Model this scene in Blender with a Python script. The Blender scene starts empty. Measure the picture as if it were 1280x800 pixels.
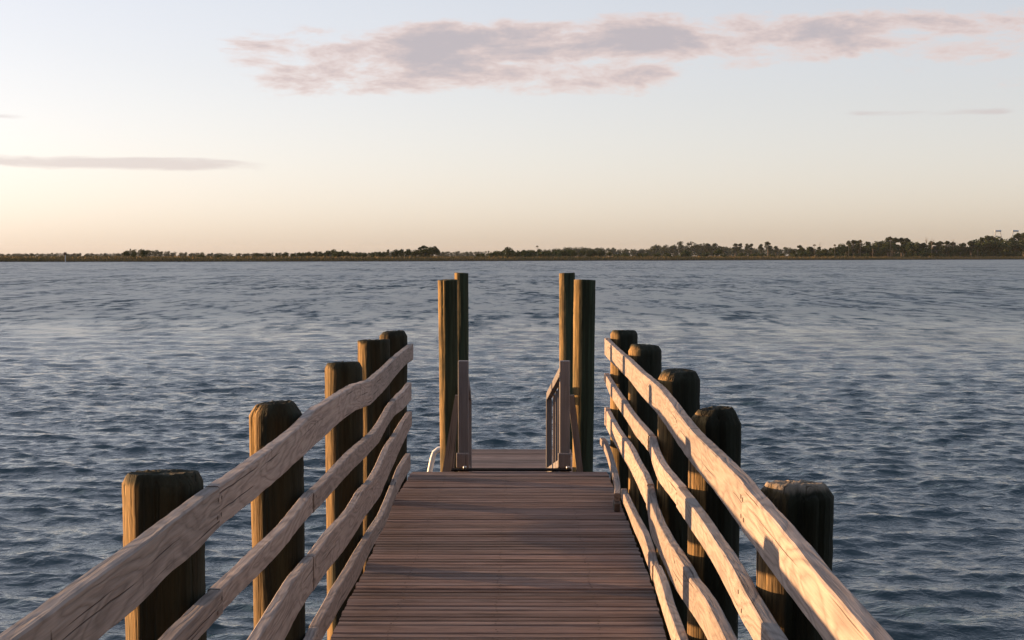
import bpy, math, random
import numpy as np
from mathutils import Vector, Matrix
R = math.radians
rng = np.random.default_rng(7)
random.seed(7)
sc = bpy.context.scene
col = sc.collection

# ---------------------------------------------------------------- camera
ZC = 2.87                      # eye height above the water
cam_d = bpy.data.cameras.new('camera'); cam = bpy.data.objects.new('camera', cam_d); col.objects.link(cam)
cam.location = (0, 0, ZC)
cam.rotation_euler = (R(90) - math.atan(80.5 / 1900), 0, math.atan(14 / 1900))
cam_d.sensor_width = 36; cam_d.lens = 36 * 1900 / 1280
cam_d.clip_start = 0.05; cam_d.clip_end = 20000
sc.camera = cam

# ---------------------------------------------------------------- sky, sun, exposure
SUN_AZ, SUN_EL = R(-67), R(2.3)           # azimuth from +Y (towards +X positive), elevation
EXPO = 1.55
SKY_STRENGTH = 0.1; SKY_SAT = 0.55; SKY_GAMMA = 0.56; SKY_VAL = 1.95; SKY_TINT = (0.965, 0.982, 1.15, 1)
CLOUD_EDGE = (2.8, 2.2, 2.02); CLOUD_BODY = (1.75, 1.57, 1.66); CLOUD_THIN = (2.05, 1.72, 1.70)
w = bpy.data.worlds.new('World'); sc.world = w; w.use_nodes = True
def build_world():
    nt = w.node_tree; nt.nodes.clear(); N = nt.nodes.new; L = nt.links.new
    def M(op, a, b=None, c=None, clamp=False):
        n = N('ShaderNodeMath'); n.operation = op; n.use_clamp = clamp
        for i, v in enumerate((a, b, c)):
            if v is None: continue
            if isinstance(v, (int, float)): n.inputs[i].default_value = v
            else: L(v, n.inputs[i])
        return n.outputs[0]
    def smooth(v, lo, hi):
        n = N('ShaderNodeMapRange'); n.interpolation_type = 'SMOOTHSTEP'
        L(v, n.inputs[0]); n.inputs[1].default_value = lo; n.inputs[2].default_value = hi
        return n.outputs[0]
    def mixc(f, a, b):
        n = N('ShaderNodeMix'); n.data_type = 'RGBA'
        for i, v in ((0, f), (6, a), (7, b)):
            if isinstance(v, (int, float)): n.inputs[i].default_value = v
            elif isinstance(v, tuple): n.inputs[i].default_value = (*v, 1)
            else: L(v, n.inputs[i])
        return n.outputs[2]
    out = N('ShaderNodeOutputWorld'); bg = N('ShaderNodeBackground'); L(bg.outputs[0], out.inputs[0])
    bg.inputs[1].default_value = SKY_STRENGTH
    sky = N('ShaderNodeTexSky'); sky.sky_type = 'NISHITA'; sky.sun_disc = False
    sky.sun_elevation = SUN_EL; sky.sun_rotation = SUN_AZ
    sky.air_density = 0.9; sky.dust_density = 1.1; sky.ozone_density = 0.8; sky.altitude = 0
    hs = N('ShaderNodeHueSaturation'); hs.inputs['Saturation'].default_value = SKY_SAT
    hs.inputs['Value'].default_value = SKY_VAL
    gm = N('ShaderNodeGamma'); gm.inputs[1].default_value = SKY_GAMMA; L(sky.outputs[0], gm.inputs[0]); L(gm.outputs[0], hs.inputs['Color'])
    tint = N('ShaderNodeMix'); tint.data_type = 'RGBA'; tint.blend_type = 'MULTIPLY'; tint.inputs[0].default_value = 1
    L(hs.outputs[0], tint.inputs[6]); tint.inputs[7].default_value = SKY_TINT
    skyc = tint.outputs[2]
    # a few thin evening clouds, laid out by azimuth and elevation
    tc = N('ShaderNodeTexCoord'); sx = N('ShaderNodeSeparateXYZ'); L(tc.outputs['Generated'], sx.inputs[0])
    az = M('ARCTAN2', sx.outputs[0], sx.outputs[1]); el = M('ARCSINE', sx.outputs[2])
    def noise(ka, ke, off, detail=6, rough=.58, dist=0.0):
        cv = N('ShaderNodeCombineXYZ'); L(M('MULTIPLY', az, ka), cv.inputs[0]); L(M('MULTIPLY', el, ke), cv.inputs[1])
        cv.inputs[2].default_value = off
        n = N('ShaderNodeTexNoise'); n.inputs['Scale'].default_value = 1; n.inputs['Detail'].default_value = detail
        n.inputs['Roughness'].default_value = rough; n.inputs['Distortion'].default_value = dist
        L(cv.outputs[0], n.inputs['Vector']); return n.outputs[0]
    def band(c, slope, half, a0, a1, b0, b1):
        # 1 on the band's axis, 0 at its rim, faded at both ends in azimuth
        ce = M('ADD', M('MULTIPLY', az, slope), c)
        d = M('DIVIDE', M('SUBTRACT', el, ce), half)
        e = M('SUBTRACT', 1, M('MULTIPLY', d, d))
        fade = M('MULTIPLY', smooth(az, a0, a1), M('SUBTRACT', 1, smooth(az, b0, b1)))
        return M('SUBTRACT', M('MULTIPLY', M('ADD', e, 1.2), fade), 1.2)
    nz = noise(15, 46, 5.3, 9, .66, .2)
    nzb = noise(5.5, 15, 1.7, 2, .5, 0)
    top = band(.1345, .020, .0185, -.25, -.17, .25, .40)
    low = M('SUBTRACT', band(.118, .0, .014, -.22, -.15, .08, .15), .05)
    bits = M('SUBTRACT', band(.126, .0, .026, .17, .23, 1.2, 1.7), .36)
    big = M('MAXIMUM', M('MAXIMUM', top, low), bits)
    dens = M('ADD', M('MULTIPLY', big, .30), M('ADD', M('MULTIPLY', M('SUBTRACT', nz, .5), 1.25), M('MULTIPLY', M('SUBTRACT', nzb, .5), .5)))
    a1 = smooth(dens, .03, .26)
    nz2 = noise(9, 75, 8.7, 5, .6, .3)
    thin = M('MAXIMUM', band(.0560, -.012, .0050, -1.4, -.9, -.22, -.11), M('SUBTRACT', band(.091, -.004, .003, .185, .22, .30, .33), .22))
    thin = M('MAXIMUM', thin, M('SUBTRACT', band(.0865, 0, .0025, -1.2, -.6, -.33, -.27), .9))
    d2 = M('ADD', M('MULTIPLY', thin, .32), M('MULTIPLY', M('SUBTRACT', nz2, .5), 1.3))
    a2 = smooth(d2, .05, .35)
    cloudc = mixc(smooth(dens, .10, .42), CLOUD_EDGE, CLOUD_BODY)
    c1 = mixc(M('MULTIPLY', a1, .88), skyc, cloudc)
    c2 = mixc(M('MULTIPLY', a2, .5), c1, CLOUD_THIN)
    L(c2, bg.inputs[0])
build_world()
sun_d = bpy.data.lights.new('sun', 'SUN'); sun = bpy.data.objects.new('sun', sun_d); col.objects.link(sun)
sun_d.energy = 4.8; sun_d.angle = R(0.5); sun_d.color = (1.0, 0.56, 0.25)
sd = Vector((math.sin(SUN_AZ) * math.cos(SUN_EL), math.cos(SUN_AZ) * math.cos(SUN_EL), math.sin(SUN_EL)))
sun.rotation_euler = sd.to_track_quat('Z', 'Y').to_euler()
sun.location = (-30, 15, 12)
sc.view_settings.view_transform = 'Standard'; sc.view_settings.look = 'None'
sc.view_settings.gamma = 1.0; sc.view_settings.use_curve_mapping = False
sc.view_settings.exposure = EXPO

# ---------------------------------------------------------------- helpers
def tag(o, label=None, cat=None, group=None, kind=None):
    if label: o['label'] = label
    if cat: o['category'] = cat
    if group: o['group'] = group
    if kind: o['kind'] = kind
    return o
def empty(name, loc=(0, 0, 0), rz=0.0):
    o = bpy.data.objects.new(name, None); col.objects.link(o)
    o.location = loc; o.rotation_euler = (0, 0, rz); o.empty_display_size = .2
    return o
def link(name, me, parent=None, loc=None):
    o = bpy.data.objects.new(name, me); col.objects.link(o)
    if parent: o.parent = parent
    if loc is not None: o.location = loc
    return o
def mesh(name, v, f, mat=None, smooth=False, attrs=None):
    me = bpy.data.meshes.new(name)
    me.from_pydata([tuple(map(float, p)) for p in v], [], [tuple(map(int, q)) for q in f])
    if mat: me.materials.append(mat)
    if smooth: me.polygons.foreach_set('use_smooth', [True] * len(me.polygons))
    if attrs is not None:
        a = me.attributes.new('grain', 'FLOAT_VECTOR', 'POINT')
        a.data.foreach_set('vector', np.asarray(attrs, dtype=np.float32).ravel())
    me.update(); return me
class NT:
    def __init__(s, mat): s.t = mat.node_tree; s.N = s.t.nodes.new; s.L = s.t.links.new
    def set(s, sock, v):
        if isinstance(v, (int, float)): sock.default_value = v
        elif isinstance(v, tuple): sock.default_value = (*v, 1) if (len(v) == 3 and sock.type == 'RGBA') else v
        else: s.L(v, sock)
    def math(s, op, a, b=None, clamp=False):
        n = s.N('ShaderNodeMath'); n.operation = op; n.use_clamp = clamp
        s.set(n.inputs[0], a)
        if b is not None: s.set(n.inputs[1], b)
        return n.outputs[0]
    def mix(s, f, a, b, blend='MIX'):
        n = s.N('ShaderNodeMix'); n.data_type = 'RGBA'; n.blend_type = blend
        s.set(n.inputs[0], f); s.set(n.inputs[6], a); s.set(n.inputs[7], b); return n.outputs[2]
    def rng(s, v, a, b, c=0., d=1., smooth=False):
        n = s.N('ShaderNodeMapRange'); n.interpolation_type = 'SMOOTHSTEP' if smooth else 'LINEAR'
        s.set(n.inputs[0], v)
        for i, q in enumerate((a, b, c, d)): s.set(n.inputs[i + 1], q)
        return n.outputs[0]
    def vmul(s, v, k):
        n = s.N('ShaderNodeVectorMath'); n.operation = 'MULTIPLY'; s.set(n.inputs[0], v); n.inputs[1].default_value = k; return n.outputs[0]
    def vadd(s, a, b):
        n = s.N('ShaderNodeVectorMath'); n.operation = 'ADD'; s.set(n.inputs[0], a); s.set(n.inputs[1], b); return n.outputs[0]
    def noise(s, v, scale=1., detail=4, rough=.55, dist=0.):
        n = s.N('ShaderNodeTexNoise'); s.set(n.inputs['Vector'], v); n.inputs['Scale'].default_value = scale
        n.inputs['Detail'].default_value = detail; n.inputs['Roughness'].default_value = rough
        n.inputs['Distortion'].default_value = dist; return n.outputs[0]
    def xyz(s, x, y, z):
        n = s.N('ShaderNodeCombineXYZ')
        for i, q in enumerate((x, y, z)): s.set(n.inputs[i], q)
        return n.outputs[0]
    def bump(s, h, strength=.3, dist=.01, normal=None):
        n = s.N('ShaderNodeBump'); s.set(n.inputs['Strength'], strength); n.inputs['Distance'].default_value = dist
        s.set(n.inputs['Height'], h)
        if normal is not None: s.L(normal, n.inputs['Normal'])
        return n.outputs[0]
def newmat(name):
    m = bpy.data.materials.new(name); m.use_nodes = True
    return m, NT(m), m.node_tree.nodes['Principled BSDF']

def wood_mat(name, dark, light, stain, grain_amt=.6, rings=9., wear=.5, rough=.85, contrast=1.0, vary=.16, cross=False):
    """weathered timber; 'grain' attribute: x along the board, y across its face, z through it (metres)"""
    m, g, b = newmat(name)
    at = g.N('ShaderNodeAttribute'); at.attribute_name = 'grain'; v = at.outputs['Vector']
    oi = g.N('ShaderNodeObjectInfo'); rnd = oi.outputs['Random']
    v = g.vadd(v, g.xyz(g.math('MULTIPLY', rnd, 37.), g.math('MULTIPLY', rnd, 11.), g.math('MULTIPLY', rnd, 23.)))
    field = g.noise(g.vmul(v, (1.3, 8.5, 8.5)), 1., 3, .45, .35)
    ringv = g.math('FRACT', g.math('MULTIPLY', field, rings))
    ring = g.math('SUBTRACT', 1., g.math('ABSOLUTE', g.math('SUBTRACT', g.math('MULTIPLY', ringv, 2.), 1.)))
    ring = g.math('POWER', ring, 1.6)
    fibre = g.noise(g.vmul(v, (3.5, 95., 95.)), 1., 4, .7)
    patch = g.noise(g.vmul(v, (2.1, 5., 5.)), 1., 4, .6)
    mixv = g.math('ADD', g.math('MULTIPLY', ring, grain_amt), g.math('MULTIPLY', g.math('SUBTRACT', fibre, .36), 1.25 * contrast))
    c = g.mix(g.math('MULTIPLY', mixv, 1., True), light, dark)
    c = g.mix(g.rng(patch, .5, .75, 0., wear, True), c, stain)
    # fine checks (drying cracks) along the grain
    ck = g.noise(g.vmul(v, (1.1, 95., 95.)), 1., 1, .5)
    crack = g.rng(ck, .26, .31, 1., 0.)
    if cross:
        ck2 = g.noise(g.vadd(g.vmul(v, (26., 2.2, 2.2)), g.xyz(5., 3., 1.)), 1., 2, .5)
        crack = g.math('MAXIMUM', crack, g.rng(ck2, .235, .262, 1., 0.))
    c = g.mix(g.math('MULTIPLY', crack, .75), c, tuple(q * .22 for q in dark))
    val = g.rng(rnd, 0., 1., 1. - vary, 1. + vary)
    hsv = g.N('ShaderNodeHueSaturation'); g.set(hsv.inputs['Value'], val); g.set(hsv.inputs['Color'], c)
    g.set(hsv.inputs['Saturation'], g.rng(g.math('FRACT', g.math('MULTIPLY', rnd, 7.3)), 0., 1., .8, 1.15))
    g.set(b.inputs['Base Color'], hsv.outputs[0]); b.inputs['Roughness'].default_value = rough
    b.inputs['Specular IOR Level'].default_value = .25
    h = g.math('SUBTRACT', g.math('ADD', g.math('MULTIPLY', fibre, .6), g.math('MULTIPLY', ring, -.25)), g.math('MULTIPLY', crack, 1.2))
    g.set(b.inputs['Normal'], g.bump(h, .8, .006))
    return m
M_RAIL = wood_mat('rail_wood', (.150, .126, .120), (.37, .322, .298), (.19, .170, .163), .50, 11., .45, cross=True)
M_DECK = wood_mat('deck_wood', (.085, .054, .045), (.25, .176, .150), (.115, .072, .056), .35, 5., .8, .8, 1.1, .36)
M_GANG = wood_mat('gangway_wood', (.12, .113, .12), (.22, .21, .22), (.12, .113, .118), .25, 7., .5)
M_BEAM = wood_mat('beam_wood', (.05, .042, .035), (.13, .105, .085), (.05, .05, .045), .4, 7., .6)

def piling_mat(name, gold, mid, dark, green, shade_head_col, off=0., bleach=False):
    m, g, b = newmat(name)
    tc = g.N('ShaderNodeTexCoord'); v = tc.outputs['Object']
    oi = g.N('ShaderNodeObjectInfo'); rnd = oi.outputs['Random']
    v = g.vadd(v, g.xyz(g.math('MULTIPLY', rnd, 31.), g.math('MULTIPLY', rnd, 17.), g.math('MULTIPLY', rnd, 9.)))
    streak = g.noise(g.vmul(v, (26., 26., 1.1)), 1., 5, .6, .2)
    fine = g.noise(g.vmul(v, (120., 120., 5.)), 1., 3, .6)
    patch = g.noise(g.vmul(v, (5., 5., 2.)), 1., 4, .6)
    c = g.mix(g.rng(streak, .40, .60, 0., 1.), gold, mid)
    c = g.mix(g.rng(patch, .48, .72, 0., .75, True), c, dark)
    c = g.mix(g.math('MULTIPLY', g.rng(fine, .4, .62, 0., .6), 1.), c, dark)
    gp = g.noise(g.vmul(v, (7., 7., 1.4)), 1., 3, .5)
    c = g.mix(g.rng(gp, .5, .66, 0., .6, True), c, green)
    ck = g.noise(g.vmul(v, (34., 34., .8)), 1., 1, .4, .15)
    crack = g.rng(ck, .30, .345, 1., 0.)
    c = g.mix(g.math('MULTIPLY', crack, .85), c, (.012, .010, .008))
    # shade painted into the flank away from the sun, ragged vertical borders; dark heads
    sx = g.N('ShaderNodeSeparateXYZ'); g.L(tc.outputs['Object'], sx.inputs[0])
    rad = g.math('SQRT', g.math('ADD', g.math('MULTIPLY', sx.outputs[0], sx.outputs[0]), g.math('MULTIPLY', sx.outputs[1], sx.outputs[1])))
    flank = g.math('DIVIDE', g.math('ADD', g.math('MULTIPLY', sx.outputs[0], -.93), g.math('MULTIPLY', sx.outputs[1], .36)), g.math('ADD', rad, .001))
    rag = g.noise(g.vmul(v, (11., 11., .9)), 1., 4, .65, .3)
    shade_head = g.rng(g.math('ADD', g.math('ADD', flank, off), g.math('MULTIPLY', g.math('SUBTRACT', rag, .5), 1.25)), .02, .20, 1., 0., True)
    if off == 0. and not bleach: shade_head = g.math('MAXIMUM', shade_head, g.rng(g.math('ADD', sx.outputs[2], g.math('MULTIPLY', g.math('SUBTRACT', rag, .5), .08)), 2.238, 2.262, 0., 1., True))
    c = g.mix(g.math('MULTIPLY', shade_head, .96), c, g.mix(g.rng(streak, .42, .6), shade_head_col, tuple(q * 2.0 for q in shade_head_col)))
    if bleach:      # sun-bleached, bird-limed sawn head
        up = g.math('MULTIPLY', g.rng(g.math('ADD', sx.outputs[2], g.math('MULTIPLY', g.math('SUBTRACT', rag, .5), .05)), 2.246, 2.266, 0., 1., True), g.rng(patch, .35, .55, .5, 1.))
        c = g.mix(g.math('MULTIPLY', up, .8), c, (.24, .21, .175))
    hsv = g.N('ShaderNodeHueSaturation'); g.set(hsv.inputs['Value'], g.rng(rnd, 0., 1., .85, 1.2)); g.set(hsv.inputs['Color'], c)
    g.set(b.inputs['Base Color'], hsv.outputs[0]); b.inputs['Roughness'].default_value = .9
    b.inputs['Specular IOR Level'].default_value = .2
    h = g.math('SUBTRACT', g.math('ADD', streak, g.math('MULTIPLY', fine, .5)), crack)
    g.set(b.inputs['Normal'], g.bump(h, .8, .012))
    return m
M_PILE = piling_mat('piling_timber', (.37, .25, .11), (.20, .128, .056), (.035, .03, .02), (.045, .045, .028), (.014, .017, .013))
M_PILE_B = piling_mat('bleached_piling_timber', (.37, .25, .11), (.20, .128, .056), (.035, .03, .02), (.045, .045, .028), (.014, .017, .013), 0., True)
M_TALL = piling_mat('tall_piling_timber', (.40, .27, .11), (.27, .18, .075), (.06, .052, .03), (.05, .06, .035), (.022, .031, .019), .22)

def plain(name, c, rough=.6, metal=0., var=.15, scale=8.):
    m, g, b = newmat(name)
    tc = g.N('ShaderNodeTexCoord'); n = g.noise(tc.outputs['Object'], scale, 4, .6)
    g.set(b.inputs['Base Color'], g.mix(n, tuple(q * (1 - var) for q in c), tuple(min(1, q * (1 + var)) for q in c)))
    b.inputs['Roughness'].default_value = rough; b.inputs['Metallic'].default_value = metal
    return m
M_RUBBER = plain('black_rubber', (.008, .008, .009), .95); M_RUBBER.node_tree.nodes['Principled BSDF'].inputs['Specular IOR Level'].default_value = .05
M_STEEL = plain('galvanised_steel', (.5, .5, .5), .4, .9)
M_NAIL = plain('rusty_nail', (.045, .028, .02), .8)
M_FLOAT = plain('float_plastic', (.03, .032, .035), .6)
M_WHITE = plain('white_paint', (.72, .72, .70), .5, 0, .1)
M_PYLON = plain('far_steel', (.30, .36, .42), .6, 0)

# ---------------------------------------------------------------- water
def smst(x, a, b):
    t = np.clip((x - a) / (b - a), 0, 1); return t * t * (3 - 2 * t)
FAR_CHOP = 2.2
def build_water():
    # rings of vertices round the pier: fine near it, coarse towards the horizon
    radii = [1.2]
    while radii[-1] < 9000:
        r = radii[-1]
        radii.append(r + max(.045, r * r / 12500. if r < 320 else (r - 320) * .07 + 8.2))
    radii = np.array(radii)
    fine = np.linspace(R(-24), R(24), 840)
    lo = np.linspace(R(-180), R(-24), 70)[:-1]; hi = np.linspace(R(24), R(180), 70)[1:]
    ang = np.concatenate([lo, fine, hi])
    A, D = np.meshgrid(ang, radii)
    X = D * np.sin(A); Y = D * np.cos(A); Z = np.zeros_like(X)
    da = np.gradient(ang)[None, :] * D; dr = np.gradient(radii)[:, None] * np.ones_like(A)
    cell = np.maximum(da, dr); cellx = da; celly = dr
    rg = np.random.default_rng(11)
    DX = np.zeros_like(X); DY = np.zeros_like(X)
    nW = 110
    lam = np.exp(np.linspace(math.log(.13), math.log(3.6), nW)) * rg.uniform(.93, 1.07, nW)
    gust = .8 + .45 * np.sin(X * .037 + 1.3 + .8 * np.sin(Y * .021)) * np.sin(Y * .029 + .4 * np.sin(X * .017 + 2.))
    near = D < 330
    for i in range(nW):
        L_ = lam[i]; k = 2 * math.pi / L_
        th = R(-100) + rg.normal(0, R(30))           # wind mostly towards the pier
        kx, ky = k * math.cos(th), k * math.sin(th)
        slope = .034 * (1.0 if L_ < .5 else (.5 / L_) ** .95)
        a = slope / k
        att = smst(L_ / np.maximum(cell, 1e-3), 2.0, 4.0)
        ph = rg.uniform(0, 6.283)
        p = kx * X + ky * Y + ph
        aa = a * att * gust
        Z += aa * np.sin(p)
        c = np.cos(p) * aa * 1.0
        DX += c * kx / k; DY += c * ky / k
    X = X + DX; Y = Y + DY
    nr, na = X.shape
    co = np.stack([X, Y, Z], -1).reshape(-1, 3).astype(np.float32)
    i, j = np.meshgrid(np.arange(nr - 1), np.arange(na - 1), indexing='ij')
    q = np.stack([i * na + j, i * na + j + 1, (i + 1) * na + j + 1, (i + 1) * na + j], -1).reshape(-1, 4)[:, ::-1]
    # close the seam behind and the disc under the pier
    ii = np.arange(nr - 1); seam = np.stack([ii * na + na - 1, ii * na, (ii + 1) * na, (ii + 1) * na + na - 1], -1)[:, ::-1]
    q = np.concatenate([q, seam])
    cidx = len(co); co = np.concatenate([co, np.zeros((1, 3), np.float32)])
    jj = np.arange(na); tri = np.stack([np.full(na, cidx), (jj + 1) % na, jj], -1)
    me = bpy.data.meshes.new('water')
    me.vertices.add(len(co)); me.vertices.foreach_set('co', co.ravel())
    nl = len(q) * 4 + len(tri) * 3; me.loops.add(nl)
    me.loops.foreach_set('vertex_index', np.concatenate([q.ravel(), tri.ravel()]).astype(np.int32))
    me.polygons.add(len(q) + len(tri))
    ls = np.concatenate([np.arange(len(q)) * 4, len(q) * 4 + np.arange(len(tri)) * 3]).astype(np.int32)
    me.polygons.foreach_set('loop_start', ls)
    me.polygons.foreach_set('use_smooth', np.ones(len(ls), bool))
    # how much of the chop the mesh itself cannot carry (taken over by fine relief)
    rest = smst(cell, .06, .55)
    at = me.attributes.new('chop', 'FLOAT', 'POINT')
    at.data.foreach_set('value', np.append(rest.ravel(), 0).astype(np.float32))
    me.update(calc_edges=True); me.validate()
    m, g, b = newmat('river_water')
    b.inputs['Base Color'].default_value = (.016, .045, .062, 1)
    b.inputs['Roughness'].default_value = .07; b.inputs['IOR'].default_value = 1.333
    b.inputs['Specular IOR Level'].default_value = .5
    geo = g.N('ShaderNodeNewGeometry'); p = geo.outputs['Position']
    ca = g.N('ShaderNodeAttribute'); ca.attribute_name = 'chop'; rest = ca.outputs['Fac']
    g.set(b.inputs['Roughness'], g.rng(rest, 0., 1., .06, .32))
    gustn = g.noise(g.vmul(p, (.006, .022, 0.)), 1., 3, .55, .4)
    gustf = g.rng(gustn, .36, .62, .35, 1.15, True)
    small = g.noise(g.vmul(p, (4.5, 7., 1.)), 1., 3, .6, .5)
    mid = g.noise(g.vmul(p, (.55, 1.25, 1.)), 1., 4, .6, .7)
    tiny = g.noise(g.vmul(p, (13., 18., 1.)), 1., 2, .6, .6)
    n1 = g.bump(small, g.math('MULTIPLY', gustf, 1.0), .05)
    n1 = g.bump(tiny, g.math('MULTIPLY', gustf, .9), .011, n1)
    # facets of the distant chop: tilt the normal directly so that it stays alive towards the horizon
    def facet(v, sc_, detail):
        n = g.N('ShaderNodeTexNoise'); g.set(n.inputs['Vector'], v); n.inputs['Scale'].default_value = sc_; n.inputs['Detail'].default_value = detail; n.inputs['Distortion'].default_value = .5
        return g.vadd(n.outputs['Color'], g.xyz(-.5, -.5, -.5))
    fa = g.vadd(g.vadd(facet(g.vmul(p, (1.7, .55, 1.)), 1., 3), g.vmul(facet(g.vmul(p, (.75, .14, 1.)), 1., 3), (.7, .8, 0.))), g.vmul(facet(g.vmul(p, (.25, .035, 1.)), 1., 3), (.4, .5, 0.)))
    k = g.math('MULTIPLY', g.math('MULTIPLY', rest, gustf), FAR_CHOP)
    vm = g.N('ShaderNodeVectorMath'); vm.operation = 'SCALE'; g.L(g.vmul(fa, (.7, 1., 0.)), vm.inputs[0]); g.L(k, vm.inputs['Scale'])
    nn = g.N('ShaderNodeVectorMath'); nn.operation = 'NORMALIZE'; g.L(g.vadd(n1, vm.outputs[0]), nn.inputs[0])
    g.L(nn.outputs[0], b.inputs['Normal'])
    me.materials.append(m)
    tag(link('water', me), kind='structure')
build_water()

# ---------------------------------------------------------------- the pier
DECK = ZC - 1.75
LP = [4.21, 6.21, 8.54, 10.8, 12.06]; LX = [-.895, -.905, -.903, -.949, -.92]   # inner faces of the pilings
RP = [4.02, 5.98, 7.94, 10.2, 12.2];  RX = [.626, .655, .703, .709, .70]
def inner(side, y): return float(np.interp(y, LP, LX) if side < 0 else np.interp(y, RP, RX))

def cham_section(hw, hh, c):
    return [(-hw + c, -hh), (hw - c, -hh), (hw, -hh + c), (hw, hh - c), (hw - c, hh), (-hw + c, hh), (-hw, hh - c), (-hw, -hh + c)]
def board_mesh(name, path, wdt, hts, mat, c=.004, side=(1, 0, 0), roll=None):
    """path: list of centre points; wdt: thickness; hts: heights; section spans 'side' x up"""
    v = []; g = []; f = []; s = 0.
    for i, (p, h) in enumerate(zip(path, hts)):
        if i: s += (Vector(p) - Vector(path[i - 1])).length
        r = roll[i] if roll else 0.
        for (a, b2) in cham_section(wdt / 2, h / 2, c):
            aa = a * math.cos(r) - b2 * math.sin(r); bb = a * math.sin(r) + b2 * math.cos(r)
            v.append((p[0] + aa * side[0], p[1] + aa * side[1], p[2] + bb)); g.append((s, b2, a))
    n = len(path)
    for i in range(n - 1):
        for k in range(8):
            f.append((i * 8 + k, i * 8 + (k + 1) % 8, (i + 1) * 8 + (k + 1) % 8, (i + 1) * 8 + k))
    f.append(tuple(range(7, -1, -1))); f.append(tuple((n - 1) * 8 + k for k in range(8)))
    me = mesh(name, v, f, mat, attrs=g)
    return me
def box_mesh(name, size, mat, c=.004, ofs=(0, 0, 0), axis=0):
    """bevelled box centred at ofs, long axis along x (0), y (1) or z (2)"""
    sx, sy, sz = size; o = Vector(ofs)
    if axis == 0:  A, B, C = (0, 1, 0), (0, 0, 1), (1, 0, 0); L_, W_, H_ = sx, sy, sz
    elif axis == 1: A, B, C = (1, 0, 0), (0, 0, 1), (0, 1, 0); L_, W_, H_ = sy, sx, sz
    else: A, B, C = (1, 0, 0), (0, 1, 0), (0, 0, 1); L_, W_, H_ = sz, sx, sy
    A, B, C = Vector(A), Vector(B), Vector(C); v = []; g = []
    for t, k in ((-L_ / 2, .6), (-L_ / 2 + c, 1.), (L_ / 2 - c, 1.), (L_ / 2, .6)):
        ins = 0 if k == 1. else c * .6
        for (a, b2) in cham_section(W_ / 2 - ins, H_ / 2 - ins, c):
            v.append(o + A * a + B * b2 + C * t); g.append((t, a, b2))
    f = []
    for i in range(3):
        for k in range(8): f.append((i * 8 + k, i * 8 + (k + 1) % 8, (i + 1) * 8 + (k + 1) % 8, (i + 1) * 8 + k))
    f.append(tuple(range(7, -1, -1))); f.append(tuple(24 + k for k in range(8)))
    me = mesh(name, v, f, mat, attrs=g)
    import bmesh as _b
    bm = _b.new(); bm.from_mesh(me); _b.ops.recalc_face_normals(bm, faces=bm.faces); bm.to_mesh(me); bm.free()
    return me
def fixn(me):
    import bmesh as _b
    bm = _b.new(); bm.from_mesh(me); _b.ops.recalc_face_normals(bm, faces=bm.faces); bm.to_mesh(me); bm.free(); return me

pier = empty('wooden_pier', (-.13, 6., 0))
tag(pier, 'weathered brown plank walkway between the two wooden railings, running out over the water', 'pier')
def pl(p): return (p[0] + .13, p[1] - 6., p[2])
PITCH, BW, BT = .0780, .0715, .038
DECK_END = 12.29
nb = int((DECK_END + 2.6) / PITCH)
for i in range(nb):
    y = DECK_END - BW / 2 - i * PITCH
    rr = random.Random(i * 13 + 5)
    x0 = inner(-1, y) + .012 + rr.uniform(0, .012); x1 = inner(1, y) - .012 - rr.uniform(0, .012)
    ln = x1 - x0; wob = rr.uniform(-.0025, .0025)
    n = 7; path = []; hts = []
    cup = rr.uniform(-.003, .003)
    for k in range(n):
        t = k / (n - 1); path.append((-ln / 2 + t * ln, wob * (t - .5) * 2 + cup * (4 * t * (1 - t) - .5), 0)); hts.append(BT)
    me = board_mesh('deck_board', path, BW - rr.uniform(0, .005), hts, M_DECK, .005, side=(0, 1, 0))
    b = link('deck_board', fixn(me), pier, pl(((x0 + x1) / 2, y, DECK - BT / 2 - rr.uniform(0, .005))))
    b.rotation_euler = (R(rr.uniform(-1.3, 1.3)), R(rr.uniform(-.12, .12)), 0)
# stringers and cross caps that carry the boards
for x in (-.62, -.13, .36):
    link('stringer', box_mesh('stringer', (.07, DECK_END + 2.45, .19), M_BEAM, .006, axis=1), pier, pl((x, (DECK_END - 2.55) / 2, DECK - BT - .006 - .098)))
for ly, ry in zip(LP, RP):
    yy = (ly + ry) / 2; x0 = inner(-1, yy) + .004; x1 = inner(1, yy) - .004
    link('cross_cap', box_mesh('cross_cap', (x1 - x0, .12, .2), M_BEAM, .008, axis=0), pier, pl(((x0 + x1) / 2, yy, DECK - BT - .30)))
link('end_fascia', box_mesh('end_fascia', (1.52, .04, .20), M_DECK, .005, axis=0), pier, pl((-.11, DECK_END + .024, DECK - .012 - .10)))
# nail heads: two rows over each stringer, joined per row
def nail_row(x):
    v = []; f = []
    for i in range(nb - 30):
        y = DECK_END - BW / 2 - i * PITCH
        rr = random.Random(i * 7 + int(x * 100))
        for s in (-.017, .017):
            if rr.random() < .25: continue
            cx, cy = x + rr.uniform(-.012, .012), y + s + rr.uniform(-.004, .004); k0 = len(v)
            for k in range(6): v.append((cx + .0055 * math.cos(k * 1.047), cy + .0055 * math.sin(k * 1.047), DECK + .0012))
            f.append(tuple(range(k0, k0 + 6)))
    me = mesh('nail_heads', [pl(p) for p in v], f, M_NAIL)
    o = link('nail_heads', me, pier); o['kind'] = 'stuff'
for x in (-.62, -.13, .36): nail_row(x)

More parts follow.
